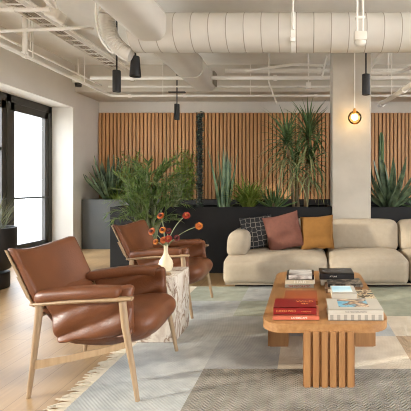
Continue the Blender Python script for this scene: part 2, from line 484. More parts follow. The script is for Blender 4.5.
t = thing('spiral_duct', 'large round spiral air duct crossing in front of the column top', 'air duct', (-2.02, 4.85, 3.01))
prof = [(.225, -.0)]; x = .1
while x < 6.45:
    prof += [(.225, x), (.2275, x+.008), (.225, x+.016)]; x += .2
prof.append((.225, 6.55))
MB().lathe(prof, 40, axis='x').build('duct_body', DUCT, t)
SEAM = mat('duct_sealant', srgb(160, 150, 135), .8)
for k in range(32):
    MB().lathe([(.2255, .1+.2*k+.016), (.2268, .1+.2*k+.018), (.2268, .1+.2*k+.024), (.2255, .1+.2*k+.026)], 40, axis='x').build('seam', SEAM, t)
for x in (1.86, 4.06):
    h = MB().lathe([(.225, x), (.2315, x+.002), (.2315, x+.05), (.225, x+.052)], 40, axis='x').build('hanger_strap', PIPE, t)
    MB().tube([(x+.025, -.245, .44), (x+.025, -.245, -.05)], .012).build('hanger_rod', PIPE, t)
    MB().box((x+.02, -.21, -.15), (.05, .03, .05), .004).build('clamp', PIPE, t)

def pipe(name, label, cat, pts, r, hang=(), m=None, joints=(), group=None, coup=None):
    t = thing(name, label, cat, (0, 0, 0), group=group)
    MB().tube(pts, r, 12).build('pipe_run', m or PIPE, t)
    for p in hang: MB().tube([(p[0], p[1], p[2]), (p[0], p[1], ZC)], .006, 6).build('hanger_rod', PIPE, t)
    for (p, d) in joints:
        p = Vector(p); d = Vector(d).normalized()*.03
        MB().tube([p-d, p+d], r*1.45, 12).build('coupling', m or PIPE, t)
    return t
def bend(pts, rad=.08, n=5):
    out = [Vector(pts[0])]
    for i in range(1, len(pts)-1):
        a, b_, c = Vector(pts[i-1]), Vector(pts[i]), Vector(pts[i+1])
        p, q = b_+(a-b_).normalized()*rad, b_+(c-b_).normalized()*rad
        for k in range(n+1):
            u = k/n; out.append(p*(1-u)**2+b_*2*u*(1-u)+q*u*u)
    out.append(Vector(pts[-1])); return out
pipe('sprinkler_pipe', 'white pipe running along the left wall top and turning across the back', 'pipe',
     bend([(-3.55, 1.0, 2.85), (-3.55, 7.5, 2.85), (-3.3, 7.5, 2.85)], .1) + [(XR-.02, 7.5, 2.85)], .022,
     hang=[(-3.55, 4.4, 2.86), (-3.55, 5.35, 2.86), (-3.55, 6.6, 2.86), (-2.6, 7.5, 2.86), (-1.0, 7.5, 2.86)], joints=[((-3.55, 5.2, 2.85), (0, 1, 0)), ((-3.2, 7.5, 2.85), (1, 0, 0)), ((-2.2, 7.5, 2.85), (1, 0, 0)), ((.2, 7.5, 2.85), (1, 0, 0))])
pipe('conduit', 'thin white conduit above the sprinkler pipe near the left wall', 'conduit', [(-3.75, .8, 3.05), (-3.75, 7.55, 3.05)], .014, hang=[(-3.75, 5.6, 3.05)])
pipe('conduit', 'white conduit tight under the ceiling beside the cable tray', 'conduit', [(-3.15, .8, 3.3), (-3.15, 7.55, 3.3)], .018, hang=[(-3.15, 5.0, 3.3)])
pipe('branch_pipe', 'white pipe high across the left corner of the photo', 'pipe', [(-4.2, 4.6, 3.18), (-2.86, 4.6, 3.18)], .022, hang=[(-3.6, 4.6, 3.18)], joints=[((-3.28, 4.6, 3.18), (1, 0, 0))])
pipe('branch_pipe', 'curved white pipe below the ceiling, hooking upward left of the flexible hoses', 'pipe',
     bend([(-4.2, 5.0, 3.07), (-2.72, 5.0, 3.13), (-2.72, 5.25, 3.22)], .11), .02, joints=[])
pipe('cross_pipe', 'white pipe crossing the ceiling behind the black pendants', 'pipe', [(-3.6, 6.9, 3.02), (2.4, 6.9, 3.02)], .036, hang=[(-2.0, 6.9, 3.02), (1.4, 6.9, 3.02)], joints=[((-2.9, 6.9, 3.02), (1, 0, 0)), ((-.5, 6.9, 3.02), (1, 0, 0))])
pipe('cross_pipe', 'higher white pipe crossing the ceiling right behind the spiral duct', 'pipe', [(-1.4, 7.2, 3.22), (XR-.02, 7.2, 3.22)], .042, hang=[(.9, 7.2, 3.22)], joints=[((.25, 7.2, 3.22), (1, 0, 0))])
pipe('conduit', 'slender conduit crossing low behind the black pendants', 'conduit', [(-3.5, 7.3, 2.97), (XR-.02, 7.3, 2.97)], .018)
pipe('drain_pipe', 'thick white sloping pipe with joint at the right edge of the photo', 'pipe', [(1.20, 6.6, 2.5), (1.42, 5.3, 2.54), (1.7, 3.9, 2.58)], .036,
     hang=[(1.29, 6.1, 2.52)], joints=[((1.22, 6.5, 2.503), (.17, -1, .03)), ((1.36, 5.65, 2.53), (.17, -1, .03))])
pipe('branch_pipe', 'white pipe slanting across the gap left of the column top', 'pipe', [(-.95, 6.5, 3.02), (-.2, 6.75, 3.2), (.3, 6.8, 3.2)], .022)
pipe('branch_pipe', 'white pipe elbowing toward the viewer right of the column', 'pipe', bend([(1.0, 6.7, 3.05), (1.55, 6.7, 3.05), (1.9, 5.2, 2.98)], .15), .03, joints=[((1.3, 6.7, 3.05), (1, 0, 0))])
t = thing('junction_box', 'small white junction box on a drop rod left of the column top', 'junction box', (.06, 6.98, 2.86))
MB().box((0, 0, .05), (.09, .06, .10), .006).build('housing', PIPE, t); MB().tube([(0, 0, .1), (0, 0, ZC-2.86)], .012, 8).build('rod', PIPE, t)
MB().tube([(-.16, 0, .03), (.14, 0, .03)], .01, 8).build('side_conduit', PIPE, t)
pipe('diagonal_pipe', 'white pipe slanting away right of the column top', 'pipe', [(1.0, 7.3, 3.1), (1.25, 5.4, 3.25), (1.4, 4.3, 3.32)], .026)
pipe('bracket_rod', 'bent white support rod hanging left of the column', 'rod', [(-.62, 7.0, ZC), (-.62, 7.0, 2.98), (-.5, 7.25, 2.66)], .014)
pipe('diagonal_pipe', 'short white brace slanting beside the left edge of the column top', 'pipe', [(.27, 6.6, 2.95), (.36, 6.6, 3.3)], .016)
pipe('drain_drop', 'white vertical drop pipe with dark cap at the upper left', 'pipe', [(-3.62, 5.3, 2.87), (-3.62, 5.3, 3.38)], .03, joints=[((-3.62, 5.3, 2.9), (0, 0, 1))])
MB().tube([(-3.62, 5.3, 3.38), (-3.62, 5.3, 3.43)], .036).build('dark_cap', BLACKM, bpy.data.objects['drain_drop'])

t = thing('cable_tray', 'long white ladder tray under the ceiling beside the left wall', 'cable tray', (-3.40, 4.2, 3.34))
b = MB()
for sx in (-.11, .11): b.box((sx, 0, 0), (.016, 6.6, .05))
b.build('side_rail', PIPE, t, smooth=False)
for k in range(32): MB().box((0, -3.2+.2*k, -.01), (.21, .025, .015)).build('rung', PIPE, t, smooth=False)
b = MB()
for k in range(6):
    xx = -.085+.034*k
    b.tube([(xx+.012*math.sin(j*1.3+k), -3.2+.32*j, .018+.008*math.sin(j*.9+k*2)) for j in range(21)], .012, 6)
b.build('cable', mat('cable_grey', srgb(176, 164, 148), .6), t)

# flexible hoses leaving the duct
t = thing('flexible_duct', 'curving white flexible hose dropping beside the long duct above a pendant', 'flexible duct', (-2.3, 4.8, 2.7))
def arc_pts(c, a, b_, n=14):
    c, a, b_ = Vector(c), Vector(a), Vector(b_)
    return [a*(1-u)**2+c*2*u*(1-u)+b_*u*u for u in [k/n for k in range(n+1)]]
pts = arc_pts((-.05, .05, .18), (-.02, 0, .50), (.22, .1, .06), 36)
rad = [.088+(.006 if k % 2 else 0) for k in range(37)]
MB().tube(pts, rad, 16).build('hose', DUCT, t)
MB().tube([(-.02, 0, .50), (0, 0, .60), (.05, 0, .75)], [.088, .08, .08], 16).build('collar', DUCT, t)
MB().tube(arc_pts((-.19, .0, .2), (-.14, 0, .74), (.10, -.1, .02), 24), .012, 8).build('cable', PIPE, t)

# sensors and devices
t = thing('access_point', 'white dome sensor hanging on twin rods before the spiral duct', 'ceiling sensor', (.565, 4.2, 2.63))
MB().lathe([(.0, .0), (.035, .002), (.055, .02), (.062, .045), (.058, .05), (.0, .051)], 24, cap=False).build('dome', WHITEM, t)
MB().box((0, 0, .10), (.125, .09, .09), .008).build('housing', WHITEM, t)
for x in (-.03, .03):
    MB().tube([(x, 0, .14), (x, 0, ZC-2.63)], .011, 8).build('rod', PIPE, t)
MB().box((0, 0, .30), (.10, .03, .02), .004).build('clamp', PIPE, t)
t = thing('camera_sensor', 'small white box sensor with dark lens by the back left corner', 'ceiling sensor', (-3.98, 7.2, 2.99))
MB().box((0, 0, .08), (.16, .12, .13), .01).build('housing', WHITEM, t)
MB().lathe([(.05, -.045), (.06, .015)], 16).build('lens', BLACKM, t)
MB().tube([(0, 0, .14), (0, 0, ZC-2.99)], .012, 8).build('rod', PIPE, t)
t = thing('projector', 'white ceiling device with angled bracket at the upper left', 'ceiling device', (-2.92, 4.8, 3.2))
MB().soft((0, 0, 0), (.17, .2, .12), .03, 6).build('housing', WHITEM, t, rot=(0, R(18), 0))
MB().tube([(-.02, 0, .05), (-.16, -.02, .245)], .022, 8).build('bracket', PIPE, t)
MB().tube([(.03, 0, .05), (-.06, .05, .245)], .014, 8).build('bracket', PIPE, t)

def spot(loc, r, h, zt, label, taper=1.0):
    t = thing('pendant_spotlight', label, 'pendant light', loc, group='black cylinder pendants')
    MB().lathe([(r*.86, .012), (r*.9, 0), (r, .002), (r, .01), (r*taper, h-.01), (r*taper*.95, h), (.012, h)], 28).build('lamp_shade', BLACKM, t)
    MB().lathe([(.001, .014), (r*.84, .014), (r*.84, .02), (.001, .02)], 24, cap=False).build('diffuser', WHITEM, t)
    MB().tube([(0, 0, h), (0, 0, zt-loc[2])], .011, 8).build('rod', BLACKM, t)
    MB().lathe([(.05, zt-loc[2]-.03), (.05, zt-loc[2])], 16).build('ceiling_cup', PIPE, t)
    return t
spot((-2.48, 5.4, 2.44), .052, .28, ZC, 'black cylinder pendant on a thin rod, leftmost of the four')
spot((-2.09, 5.05, 2.545), .068, .25, ZC, 'short black tapered pendant hanging beside the long rectangular duct', .74)
P3 = spot((-2.28, 7.3, 2.38), .046, .28, ZC, 'small far black cylinder pendant above the vine pole area by the back wall')
spot((.803, 5.4, 2.40), .053, .27, ZC, 'black cylinder pendant hanging in front of the concrete column')

MB().box((0, 0, .49), (.30, .05, .02), .004, 1).build('canopy_bar', BLACKM, P3, smooth=False)
t = thing('globe_pendant', 'amber glass globe pendant glowing in front of the column', 'pendant light', (.655, 5.40, 2.10))
def amber():
    m = bpy.data.materials.new('amber_glass'); m.use_nodes = True
    nt = m.node_tree; n = nt.nodes; L = nt.links; n.remove(n['Principled BSDF'])
    t_ = n.new('ShaderNodeBsdfTransparent'); t_.inputs[0].default_value = (.98, .86, .64, 1)
    g_ = n.new('ShaderNodeBsdfGlossy'); g_.inputs['Roughness'].default_value = .05; g_.inputs[0].default_value = (1, .85, .6, 1)
    f = n.new('ShaderNodeFresnel'); f.inputs[0].default_value = 1.3
    mx = n.new('ShaderNodeMixShader'); L.new(f.outputs[0], mx.inputs[0])
    L.new(t_.outputs[0], mx.inputs[1]); L.new(g_.outputs[0], mx.inputs[2]); L.new(mx.outputs[0], n['Material Output'].inputs[0])
    return m
sph = [(.09*math.sin(PI*k/16)+.0005, -.09*math.cos(PI*k/16)) for k in range(17)]
MB().lathe(sph, 28).build('globe', amber(), t)
sp2 = [(.042*math.sin(PI*k/10)+.0005, .008-.042*math.cos(PI*k/10)) for k in range(11)]
MB().lathe(sp2, 20).build('bulb', emit_mat('bulb_glow', (1.0, .78, .46, 1), 16), t)
MB().lathe([(.02, .046), (.022, .085), (.018, .12), (.006, .125)], 16).build('socket', mat('brass', srgb(176, 132, 70), .35, metal=.8), t)
MB().tube([(0, 0, .12), (0, 0, ZC-2.10)], .006, 6).build('cord', PIPE, t)

# ------------------------------------------------------------------ planters
def trough(name, label, x0, x1, y0, y1, h, m, soil_h):
    t = thing(name, label, 'planter', ((x0+x1)/2, (y0+y1)/2, 0))
    w, d = x1-x0, y1-y0; th = .03
    b = MB()
    b.box((0, -d/2+th/2, h/2), (w, th, h)); b.box((0, d/2-th/2, h/2), (w, th, h))
    b.box((-w/2+th/2, 0, h/2), (th, d-2*th, h)); b.box((w/2-th/2, 0, h/2), (th, d-2*th, h))
    b.build('trough', m, t, smooth=False)
    b = MB()
    n = 30; m_ = 8
    vs = [[b.b.verts.new((-w/2+th+(w-2*th)*i/n, -d/2+th+(d-2*th)*j/m_, soil_h+.02*mnoise.noise((i*.9, j*.9, h)))) for j in range(m_+1)] for i in range(n+1)]
    for i in range(n):
        for j in range(m_): b.b.faces.new((vs[i][j], vs[i+1][j], vs[i+1][j+1], vs[i][j+1]))
    o = b.build('soil', SOIL, t); o['kind'] = 'stuff'
    return t
trough('planter_trough', 'long black planter trough behind the sofa and the second armchair', -2.69, .372, 5.66, 6.42, .91, PLANTER, .86)
trough('planter_trough', 'black planter trough to the right of the concrete column', .903, 3.4, 5.66, 6.42, .91, PLANTER, .86)
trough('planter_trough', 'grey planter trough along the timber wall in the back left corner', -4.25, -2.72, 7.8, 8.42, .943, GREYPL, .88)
trough('planter_trough', 'shaded run of the grey planter along the timber wall, coloured black, just showing above the nearer black trough', -2.70, 3.4, 7.8, 8.42, .93, PLANTER, .87)  # black metal here paints the shade on the grey planter's long run

# ------------------------------------------------------------------ plants
def palm(loc, label):
    t = thing('potted_palm', label, 'palm', loc)
    MB().lathe([(.15, 0), (.16, .01), (.2, .34), (.205, .36), (.185, .36), (.18, .33), (.01, .33)], 28).build('pot', PLANTER, t)
    MB().lathe([(.001, .325), (.182, .325), (.182, .331), (.001, .336)], 20, cap=False).build('soil', SOIL, t)
    rnd = random.Random(3); f = MB(); s = MB()
    for k in range(70):
        az = rnd.uniform(0, 2*PI); base = Vector((rnd.uniform(-.1, .1), rnd.uniform(-.1, .1), .33))
        top = rnd.uniform(.62, 1.36)
        lean = rnd.uniform(.02, .20)
        c = base+Vector((math.cos(az)*lean, math.sin(az)*lean*.7, top-.33))
        s.tube([base, base.lerp(c, .5)+Vector((0, 0, .02)), c], [.009, .007, .005], 5)
        el = rnd.uniform(.55, 1.45); fl = rnd.uniform(.24, .44)*(1.15 if el > 1.1 else 1); dr = rnd.uniform(.5, 1.5)
        n = 13; p = c.copy()
        for i in range(n):
            u = i/n; e = el-dr*u
            d = Vector((math.cos(az)*math.cos(e), math.sin(az)*math.cos(e)*.8, math.sin(e)))
            for sg in (-1, 1):
                f.leaf(p, az+sg*rnd.uniform(.5, 1.1), e+rnd.uniform(-.2, .5), (.15-.07*abs(u-.35))*rnd.uniform(.85, 1.2), .019, rnd.uniform(.1, .7), 3, 'blade')
            q = p+d*fl/n
            s.tube([p, q], .003, 4, cap=False); p = q
        f.leaf(p, az, el-dr, .12, .014, .3, 3)
    f.build('foliage', G1, t); s.build('stem', GSTEM, t)
palm((-2.08, 5.36, 0), 'bushy feathery palm standing behind the second armchair')

def agave(loc, label, n, ln, wd, m, spread=.55, seed=1, thick=.012, keep=()):
    t = thing('agave', label, 'plant', loc); rnd = random.Random(seed); b = MB()
    for k in range(n):
        u = k/n; az = k*2.399+rnd.uniform(-.2, .2)
        el = R(86)-spread*(.15+1.0*u)+rnd.uniform(-.06, .06)
        b.leaf((math.cos(az)*.05*u, math.sin(az)*.05*u, 0), az, el, ln*rnd.uniform(.8, 1.05)*(1-.15*u), wd*rnd.uniform(.85, 1.1), -.12+.25*u, 8, 'agave', .5, thick)
    for kp in keep: b.keep(*kp)
    b.build('foliage', m, t)
    MB().lathe([(.09, -.06), (.07, .0), (.03, .08)], 14).build('stem', STEM, t)
    return t
agave((-3.84, 8.06, .9), 'spiky dark green agave in the grey planter by the left corner', 30, .92, .085, AG, .66, 5, keep=((0, -.40, -1), (1, .34, 1)))
agave((1.23, 5.98, .87), 'large broad-leaved agave in the planter right of the column', 28, .84, .105, AG, .85, 8, keep=((0, -.30, -1),))
agave((1.72, 6.0, .87), 'low leafy rosette at the right edge of the photo', 18, .42, .06, G2, 1.2, 9)
agave((-.45, 5.92, .87), 'small dark rosette at the foot of the tall dracaena', 24, .36, .045, G2, 1.1, 11)

def dracaena(loc, label):
    t = thing('dracaena', label, 'plant', loc); rnd = random.Random(21); f = MB(); s = MB(); pl = MB()
    heads = [(-.22, 0, 1.02, 62), (.10, .03, 1.12, 76), (.14, .0, .72, 40), (-.10, .06, .70, 40)]
    for hx, hy, hz, n in heads:
        s.tube([(hx*.5, hy, -.02), (hx*.7, hy+.01, hz*.5), (hx, hy, hz)], [.024, .02, .017], 8)
        for k in range(n):
            az = k*2.399+rnd.uniform(-.3, .3); u = k/n
            el = R(85)-u*1.5+rnd.uniform(-.1, .1)
            f.leaf((hx, hy, hz-.10*u), az, el, rnd.uniform(.40, .56)*(1.15 if u < .3 else 1), .033, rnd.uniform(.4, .9)+1.2*u, 8, 'blade', .4)
        for k in range(n//2):
            az = rnd.uniform(0, 2*PI)
            pl.leaf((hx, hy, hz-.12-rnd.uniform(0, .25)), az, rnd.uniform(-.5, .2), rnd.uniform(.45, .72), .024, rnd.uniform(1.0, 1.5), 7, 'blade', .4)
    f.keep(0, .405, 1); pl.keep(0, .405, 1)
    f.build('foliage', G2, t); pl.build('pale_leaves', G5, t); s.build('stem', STEM, t)  # lower hanging leaves get a paler green
dracaena((-.05, 6.02, .86), 'tall dracaena with drooping strap leaves left of the column')

def sanse(loc, label, m, n, h, seed, spread=.22, wd=.04, kind='snake plant', name='snake_plant'):
    t = thing(name, label, kind, loc); rnd = random.Random(seed); f = MB()
    for k in range(n):
        az = rnd.uniform(0, 2*PI); rr = rnd.uniform(0, .09)
        f.leaf((rr*math.cos(az), rr*math.sin(az), -.02), az, R(90)-rnd.uniform(0, spread), h*rnd.uniform(.55, 1.05), wd*rnd.uniform(.8, 1.2), rnd.uniform(-.1, .25), 7, 'blade', .4)
    f.build('foliage', m, t)
    MB().lathe([(.07, -.06), (.06, 0), (.02, .03)], 12).build('root_crown', STEM, t)
sanse((-1.18, 6.02, .87), 'upright narrow snake plant right of the vine pole', G4, 40, .90, 31, .2, .05)
def arching(loc, label, m, n, ln, seed, wd=.018, name='spider_plant', el=(.8, 1.52), droop=(.7, 1.7)):
    t = thing(name, label, 'plant', loc); rnd = random.Random(seed); f = MB()
    for k in range(n):
        az = rnd.uniform(0, 2*PI)
        f.leaf((rnd.uniform(-.07, .07), rnd.uniform(-.06, .06), -.01), az, rnd.uniform(*el), ln*rnd.uniform(.6, 1.1), wd*rnd.uniform(.8, 1.3), rnd.uniform(*droop), 8, 'blade', .35)
    f.build('foliage', m, t)
    MB().lathe([(.08, -.05), (.06, 0), (.02, .04)], 12).build('root_crown', STEM, t)
arching((-.82, 5.98, .87), 'rounded grassy light green plant left of the dracaena', G3, 230, .60, 41, .02)
def bamboo(loc, label, m, n, h, rad, seed, lw=.03, ll=.16, name='bamboo'):
    t = thing(name, label, 'plant', loc); rnd = random.Random(seed); f = MB(); s = MB()
    for k in range(n):
        a = rnd.uniform(0, 2*PI); r0 = rad*.3*math.sqrt(rnd.random()); r1 = rad*math.sqrt(rnd.random())
        hh = h*rnd.uniform(.45, 1.0)
        p0 = Vector((r0*math.cos(a), r0*math.sin(a)*.6, -.03)); p1 = Vector((r1*math.cos(a), r1*math.sin(a)*.6, hh))
        s.tube([p0, p0.lerp(p1, .5), p1], [.006, .005, .003], 5)
        for j in range(int(26*hh)):
            p = p0.lerp(p1, rnd.uniform(.12, 1))
            f.leaf(p, rnd.uniform(0, 2*PI), rnd.uniform(-.2, .9), ll*rnd.uniform(.6, 1.2), lw*rnd.uniform(.7, 1.2), rnd.uniform(.3, 1.2), 4, 'oval', .3)
    f.build('foliage', m, t); s.build('stem', GSTEM, t)
bamboo((-2.33, 8.05, .87), 'tall leafy green bush against the timber wall left of the vine pole', G3, 40, 1.08, .24, 51)
bamboo((-1.95, 6.05, .87), 'mid green bushy plant in the black trough left of the vine pole', G1, 26, .55, .22, 52, .026, .13, 'leafy_shrub')
bamboo((-3.45, 8.05, .9), 'sunny yellow-green shrub between the agave and the palm', G3, 30, 1.0, .24, 53, .026, .15, 'leafy_shrub')
arching((-3.62, 7.98, .9), 'low fern spilling over the grey planter beside the agave', G3, 110, .42, 54, .022, 'fern', (.3, 1.3), (.6, 1.8))
bamboo((-2.45, 6.0, .87), 'dense low shrub at the left end of the black trough behind the palm', G1, 34, .55, .24, 55, .03, .14, 'leafy_shrub')

t = thing('column_cactus', 'tall narrow ribbed cactus behind the broad agave', 'cactus', (1.175, 6.31, .86))
rings = []
for i, z in enumerate([0, .2, .5, .8, 1.0, 1.1, 1.15, 1.17]):
    rr = [.032, .036, .036, .036, .035, .03, .02, .005][i]
    rings.append([(rr*(1+.16*math.cos(8*a))*math.cos(a), rr*(1+.16*math.cos(8*a))*math.sin(a), z) for a in [2*PI*k/48 for k in range(48)]])
MB().loft(rings).build('stem', G2, t)
f = MB(); rnd = random.Random(2)
for k in range(90):
    a = 2*PI*(k % 8)/8; z = .05+.0122*k
    f.leaf((.04*math.cos(a), .04*math.sin(a), z), a, .2, .03, .004, 0, 2)
o = f.build('spines', G5, t); o['kind'] = 'stuff'

t = thing('vine_pole', 'dark moss pole wrapped in climbing vine rising from the black trough', 'vine pole', (-1.525, 5.95, .8))
MB().tube([(0, 0, 0), (0, 0, 1.45)], .036, 12).build('moss_pole', mat('moss', srgb(30, 30, 24), .9, var=.3, scale=40), t)
f = MB(); rnd = random.Random(4)
for k in range(420):
    a = rnd.uniform(0, 2*PI); z = rnd.uniform(.06, 1.48)
    f.leaf((.03*math.cos(a), .03*math.sin(a), z), a+rnd.uniform(-.8, .8), rnd.uniform(-.4, .9), rnd.uniform(.035, .055), .032, rnd.uniform(.4, 1.2), 3, 'oval', .3)
f.build('foliage', VINE, t)

t = thing('floor_pot', 'dark round bowl planter on a drum foot at the left edge by the glass door', 'plant pot', (-3.75, 4.8, 0))
MB().lathe([(.24, 0), (.245, .01), (.245, .17), (.24, .18)], 36).build('pot_foot', BLACKM, t)
MB().lathe([(.15, .18), (.25, .22), (.30, .34), (.315, .5), (.315, .71), (.288, .71), (.288, .62), (.01, .62)], 40).build('bowl', BLACKM, t)
o = MB().lathe([(.001, .635), (.289, .635), (.289, .64), (.001, .665)], 30, cap=False).build('moss', G3, t); o['kind'] = 'stuff'
t = thing('ornamental_grass', 'wispy grass growing in the dark bowl planter at the left edge', 'grass plant', (-3.75, 4.8, .64))
f = MB(); rnd = random.Random(6)
for k in range(260):
    az = rnd.uniform(0, 2*PI); rr = rnd.uniform(0, .2)
    f.leaf((rr*math.cos(az), rr*math.sin(az), -.01), az, R(90)-rnd.uniform(0, .65), rnd.uniform(.28, .58), .007, rnd.uniform(.1, .8), 6)
f.build('foliage', mat('dry_grass', srgb(128, 122, 84), .7, scale=5, c2=srgb(92, 104, 60), transl=.2), t)

# ------------------------------------------------------------------ sofa
t = thing('sofa', 'long beige padded sofa in front of the black planter trough', 'sofa', (0, 0, 0))
def puff(k, ax=2):
    def fn(u, v, w_, p):
        q = Vector(p)
        q.z += (k*(1-u*u)*(1-v*v) if w_ > .2 else 0)
        return q
    return fn
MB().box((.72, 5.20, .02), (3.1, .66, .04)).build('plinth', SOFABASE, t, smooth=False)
def seatfn(u, v, w_, p):
    q = Vector(p)
    if w_ > 0: q.z += .035*(1-u**4)*(1-v*v)
    if v < 0: q.y -= .03*(1-u**6)*(1-w_*w_)
    q.z -= .03*max(0, -v)**3*max(0, w_)
    return q
for x0, x1 in ((-.965, .268), (.276, 1.225), (1.233, 2.45)):
    MB().soft(((x0+x1)/2, 5.17, .205), (x1-x0, .80, .34), .08, 14, seatfn).wrinkle(.006, 5, x0).build('seat_cushion', SOFA, t, sharp=180)
def backfn(u, v, w_, p):
    q = Vector(p)
    if v < 0: q.y -= .04*(1-u**4)*(1-w_*w_)
    if w_ > 0: q.z += .012*(1-u**4)
    q.y += .06*(w_+1)/2
    return q
for x0, x1 in ((-.72, .268), (.276, 1.225), (1.233, 2.45)):
    MB().soft(((x0+x1)/2, 5.43, .55), (x1-x0, .24, .40), .085, 12, backfn).wrinkle(.006, 5, x0+3).build('backrest', SOFA, t, sharp=180)
def armfn(u, v, w_, p):
    q = Vector(p); q.z += .02*(1-v**4)*(1 if w_ > 0 else 0); q.x += .012*w_
    return q
MB().soft((-.81, 5.2, .49), (.27, .70, .30), .11, 12, armfn).wrinkle(.006, 6, 9).build('armrest', SOFA, t, sharp=180)
MB().tube([(-.93, 4.765, .06), (2.4, 4.765, .06)], .008, 6).build('piping', SOFA, t)

def pillow(label, x, y, z, sz, rot, m, th=.15, crease=0.0):
    t = thing('throw_pillow', label, 'pillow', (x, y, z), group='throw pillows on the sofa', rot=rot)
    def fn(u, v, w_, p):
        e = (1-abs(u)**2.6)*(1-abs(w_)**2.6)
        pin = 1-.09*(1-abs(u)**2)*abs(w_)**6-.0
        X = u*sz/2*(1-.07*(1-w_*w_)*abs(u)**4)
        Z = w_*sz/2*(1-.07*(1-u*u)*abs(w_)**4)
        Y = v*th/2*(max(e, 0)**.55)+.0
        if crease: Y += (.03*math.exp(-((w_+.35)/.16)**2)*math.exp(-(u/.6)**2) if v < 0 else 0)*crease
        return Vector((X, Y, Z))
    MB().soft((0, 0, sz/2), (sz, th, sz), .01, 16, fn).wrinkle(.008, 9, x*5).build('pillow_cover', m, t, sharp=180)
    return t
pillow('black throw pillow with pale honeycomb lines beside the sofa arm', -.565, 5.17, .41, .42, (R(-14), R(-7), R(14)), HEX)
pillow('dusty pink throw pillow, middle of the three on the sofa', -.215, 5.10, .41, .46, (R(-16), R(-13), R(4)), PINK, .16, 1)
pillow('mustard yellow throw pillow, rightmost of the three on the sofa', .155, 5.09, .41, .43, (R(-16), R(-5), R(-12)), MUST, .16, 1)

# ------------------------------------------------------------------ rug
RB = rug_mat('rug_blue_grey', srgb(158, 160, 158), srgb(194, 195, 190))
RG = rug_mat('rug_beige', srgb(120, 115, 105), srgb(166, 160, 148), 'herring')
RC = rug_mat('rug_cream', srgb(194, 180, 158), srgb(218, 206, 186))
RS = rug_mat('rug_sage', srgb(150, 154, 138), srgb(180, 182, 166))
RO = rug_mat('rug_olive', srgb(142, 144, 126), srgb(168, 168, 148))
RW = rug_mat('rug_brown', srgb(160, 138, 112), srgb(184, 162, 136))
RD = rug_mat('rug_shaded_grey', srgb(148, 150, 150), srgb(176, 176, 172))  # blue-grey weave darkened to paint the shadow lying on this patch
rx = [-1.28, -.66, -.18, .72, 1.6, 2.5]; ry = [1.5, 2.67, 3.25, 3.75, 4.25, 4.86]
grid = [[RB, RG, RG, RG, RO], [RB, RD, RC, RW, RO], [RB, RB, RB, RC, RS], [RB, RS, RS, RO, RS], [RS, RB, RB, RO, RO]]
mats = [RB, RG, RC, RS, RO, RW, RD]
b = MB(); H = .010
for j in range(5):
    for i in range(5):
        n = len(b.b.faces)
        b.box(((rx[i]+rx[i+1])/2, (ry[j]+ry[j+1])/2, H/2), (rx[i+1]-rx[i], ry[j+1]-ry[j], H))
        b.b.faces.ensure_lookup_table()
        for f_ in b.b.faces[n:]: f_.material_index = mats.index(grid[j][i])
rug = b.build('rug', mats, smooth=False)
tag(rug, 'patchwork woven rug in grey, sage and beige under the coffee table', 'rug')
f = MB(); rnd = random.Random(8); y = 1.52
while y < 4.85:
    l = rnd.uniform(.07, .12); dy = rnd.uniform(-.05, .05)
    f.tube([(-1.275, y, .006), (-1.28-l*.5, y+dy*.3, .009), (-1.28-l, y+dy, .005)], [.006, .0055, .003], 5)
    y += .0135
o = f.build('fringe', mat('fringe_cotton', srgb(206, 194, 172), .9), rug); o['kind'] = 'stuff'

# ------------------------------------------------------------------ coffee table
CT = thing('coffee_table', 'low oak coffee table with rounded corners and ribbed block legs', 'coffee table', (.125, 3.19, .01))
def rpoly(hx, hy, r, n=10):
    p = []
    for cx, cy, a0 in ((hx-r, -hy+r, -90), (hx-r, hy-r, 0), (-hx+r, hy-r, 90), (-hx+r, -hy+r, 180)):
        for k in range(n+1):
            a = R(a0+90*k/n); p.append((cx+r*math.cos(a), cy+r*math.sin(a)))
    return p
TT = .37
b = MB(); b.prism(rpoly(.388, .760, .15), TT-.052, TT)
es = [e for e in b.b.edges if abs(e.verts[0].co.z-e.verts[1].co.z) < 1e-6]
bmesh.ops.bevel(b.b, geom=es, offset=.006, segments=2, affect='EDGES')
b.build('tabletop', OAK, CT)
def ribbed_leg():
    # block 0.31 wide (x), 0.15 deep (y from 0 to .15), ribs on the outer face y<0
    b = MB(); b.box((0, .0825, .165), (.306, .135, .33))
    n = 6; w_ = .306/n
    for k in range(n):
        b.box((-.153+w_*(k+.5), .008, .165), (w_*.70, .020, .33), .003, 2)
    return b
for loc, rz in (((.017, -.770, 0), 0), ((-.398, .0, 0), -PI/2), ((.398, .0, 0), PI/2), ((-.017, .770, 0), PI)):
    b = ribbed_leg(); b.xf(Matrix.Translation(loc) @ Matrix.Rotation(rz, 4, 'Z'))
    b.build('leg', OAKV, CT, smooth=False)

# ------------------------------------------------------------------ books
TZ = .381
def book(label, x, y, z, w_, d, h, cover, rz=0.0, pages=True, spine_front=True, mats_=None):
    """a hardback lying flat: w_ across, d deep, h thick, spine toward the camera unless spine_front is False"""
    t = thing('book', label, 'book', (x, y, z), rz, group='books on the coffee table')
    c = MB(); th = .003
    c.box((0, 0, th/2), (w_, d, th)); c.box((0, 0, h-th/2), (w_, d, th))
    if spine_front: c.box((0, -d/2+th/2, h/2), (w_, th, h))
    else: c.box((-w_/2+th/2, 0, h/2), (th, d, h))
    c.build('cover', cover, t, smooth=False)
    if spine_front: MB().box((0, .001, h/2), (w_-.008, d-.01, h-2*th)).build('pages', PAGES, t, smooth=False)
    else: MB().box((.001, 0, h/2), (w_-.01, d-.008, h-2*th)).build('pages', PAGES, t, smooth=False)
    return t
def plate(t, name, m, x, y, h, w_, d, th=.0012):
    return MB().box((x, y, h+th/2), (w_, d, th)).build(name, m, t, smooth=False)
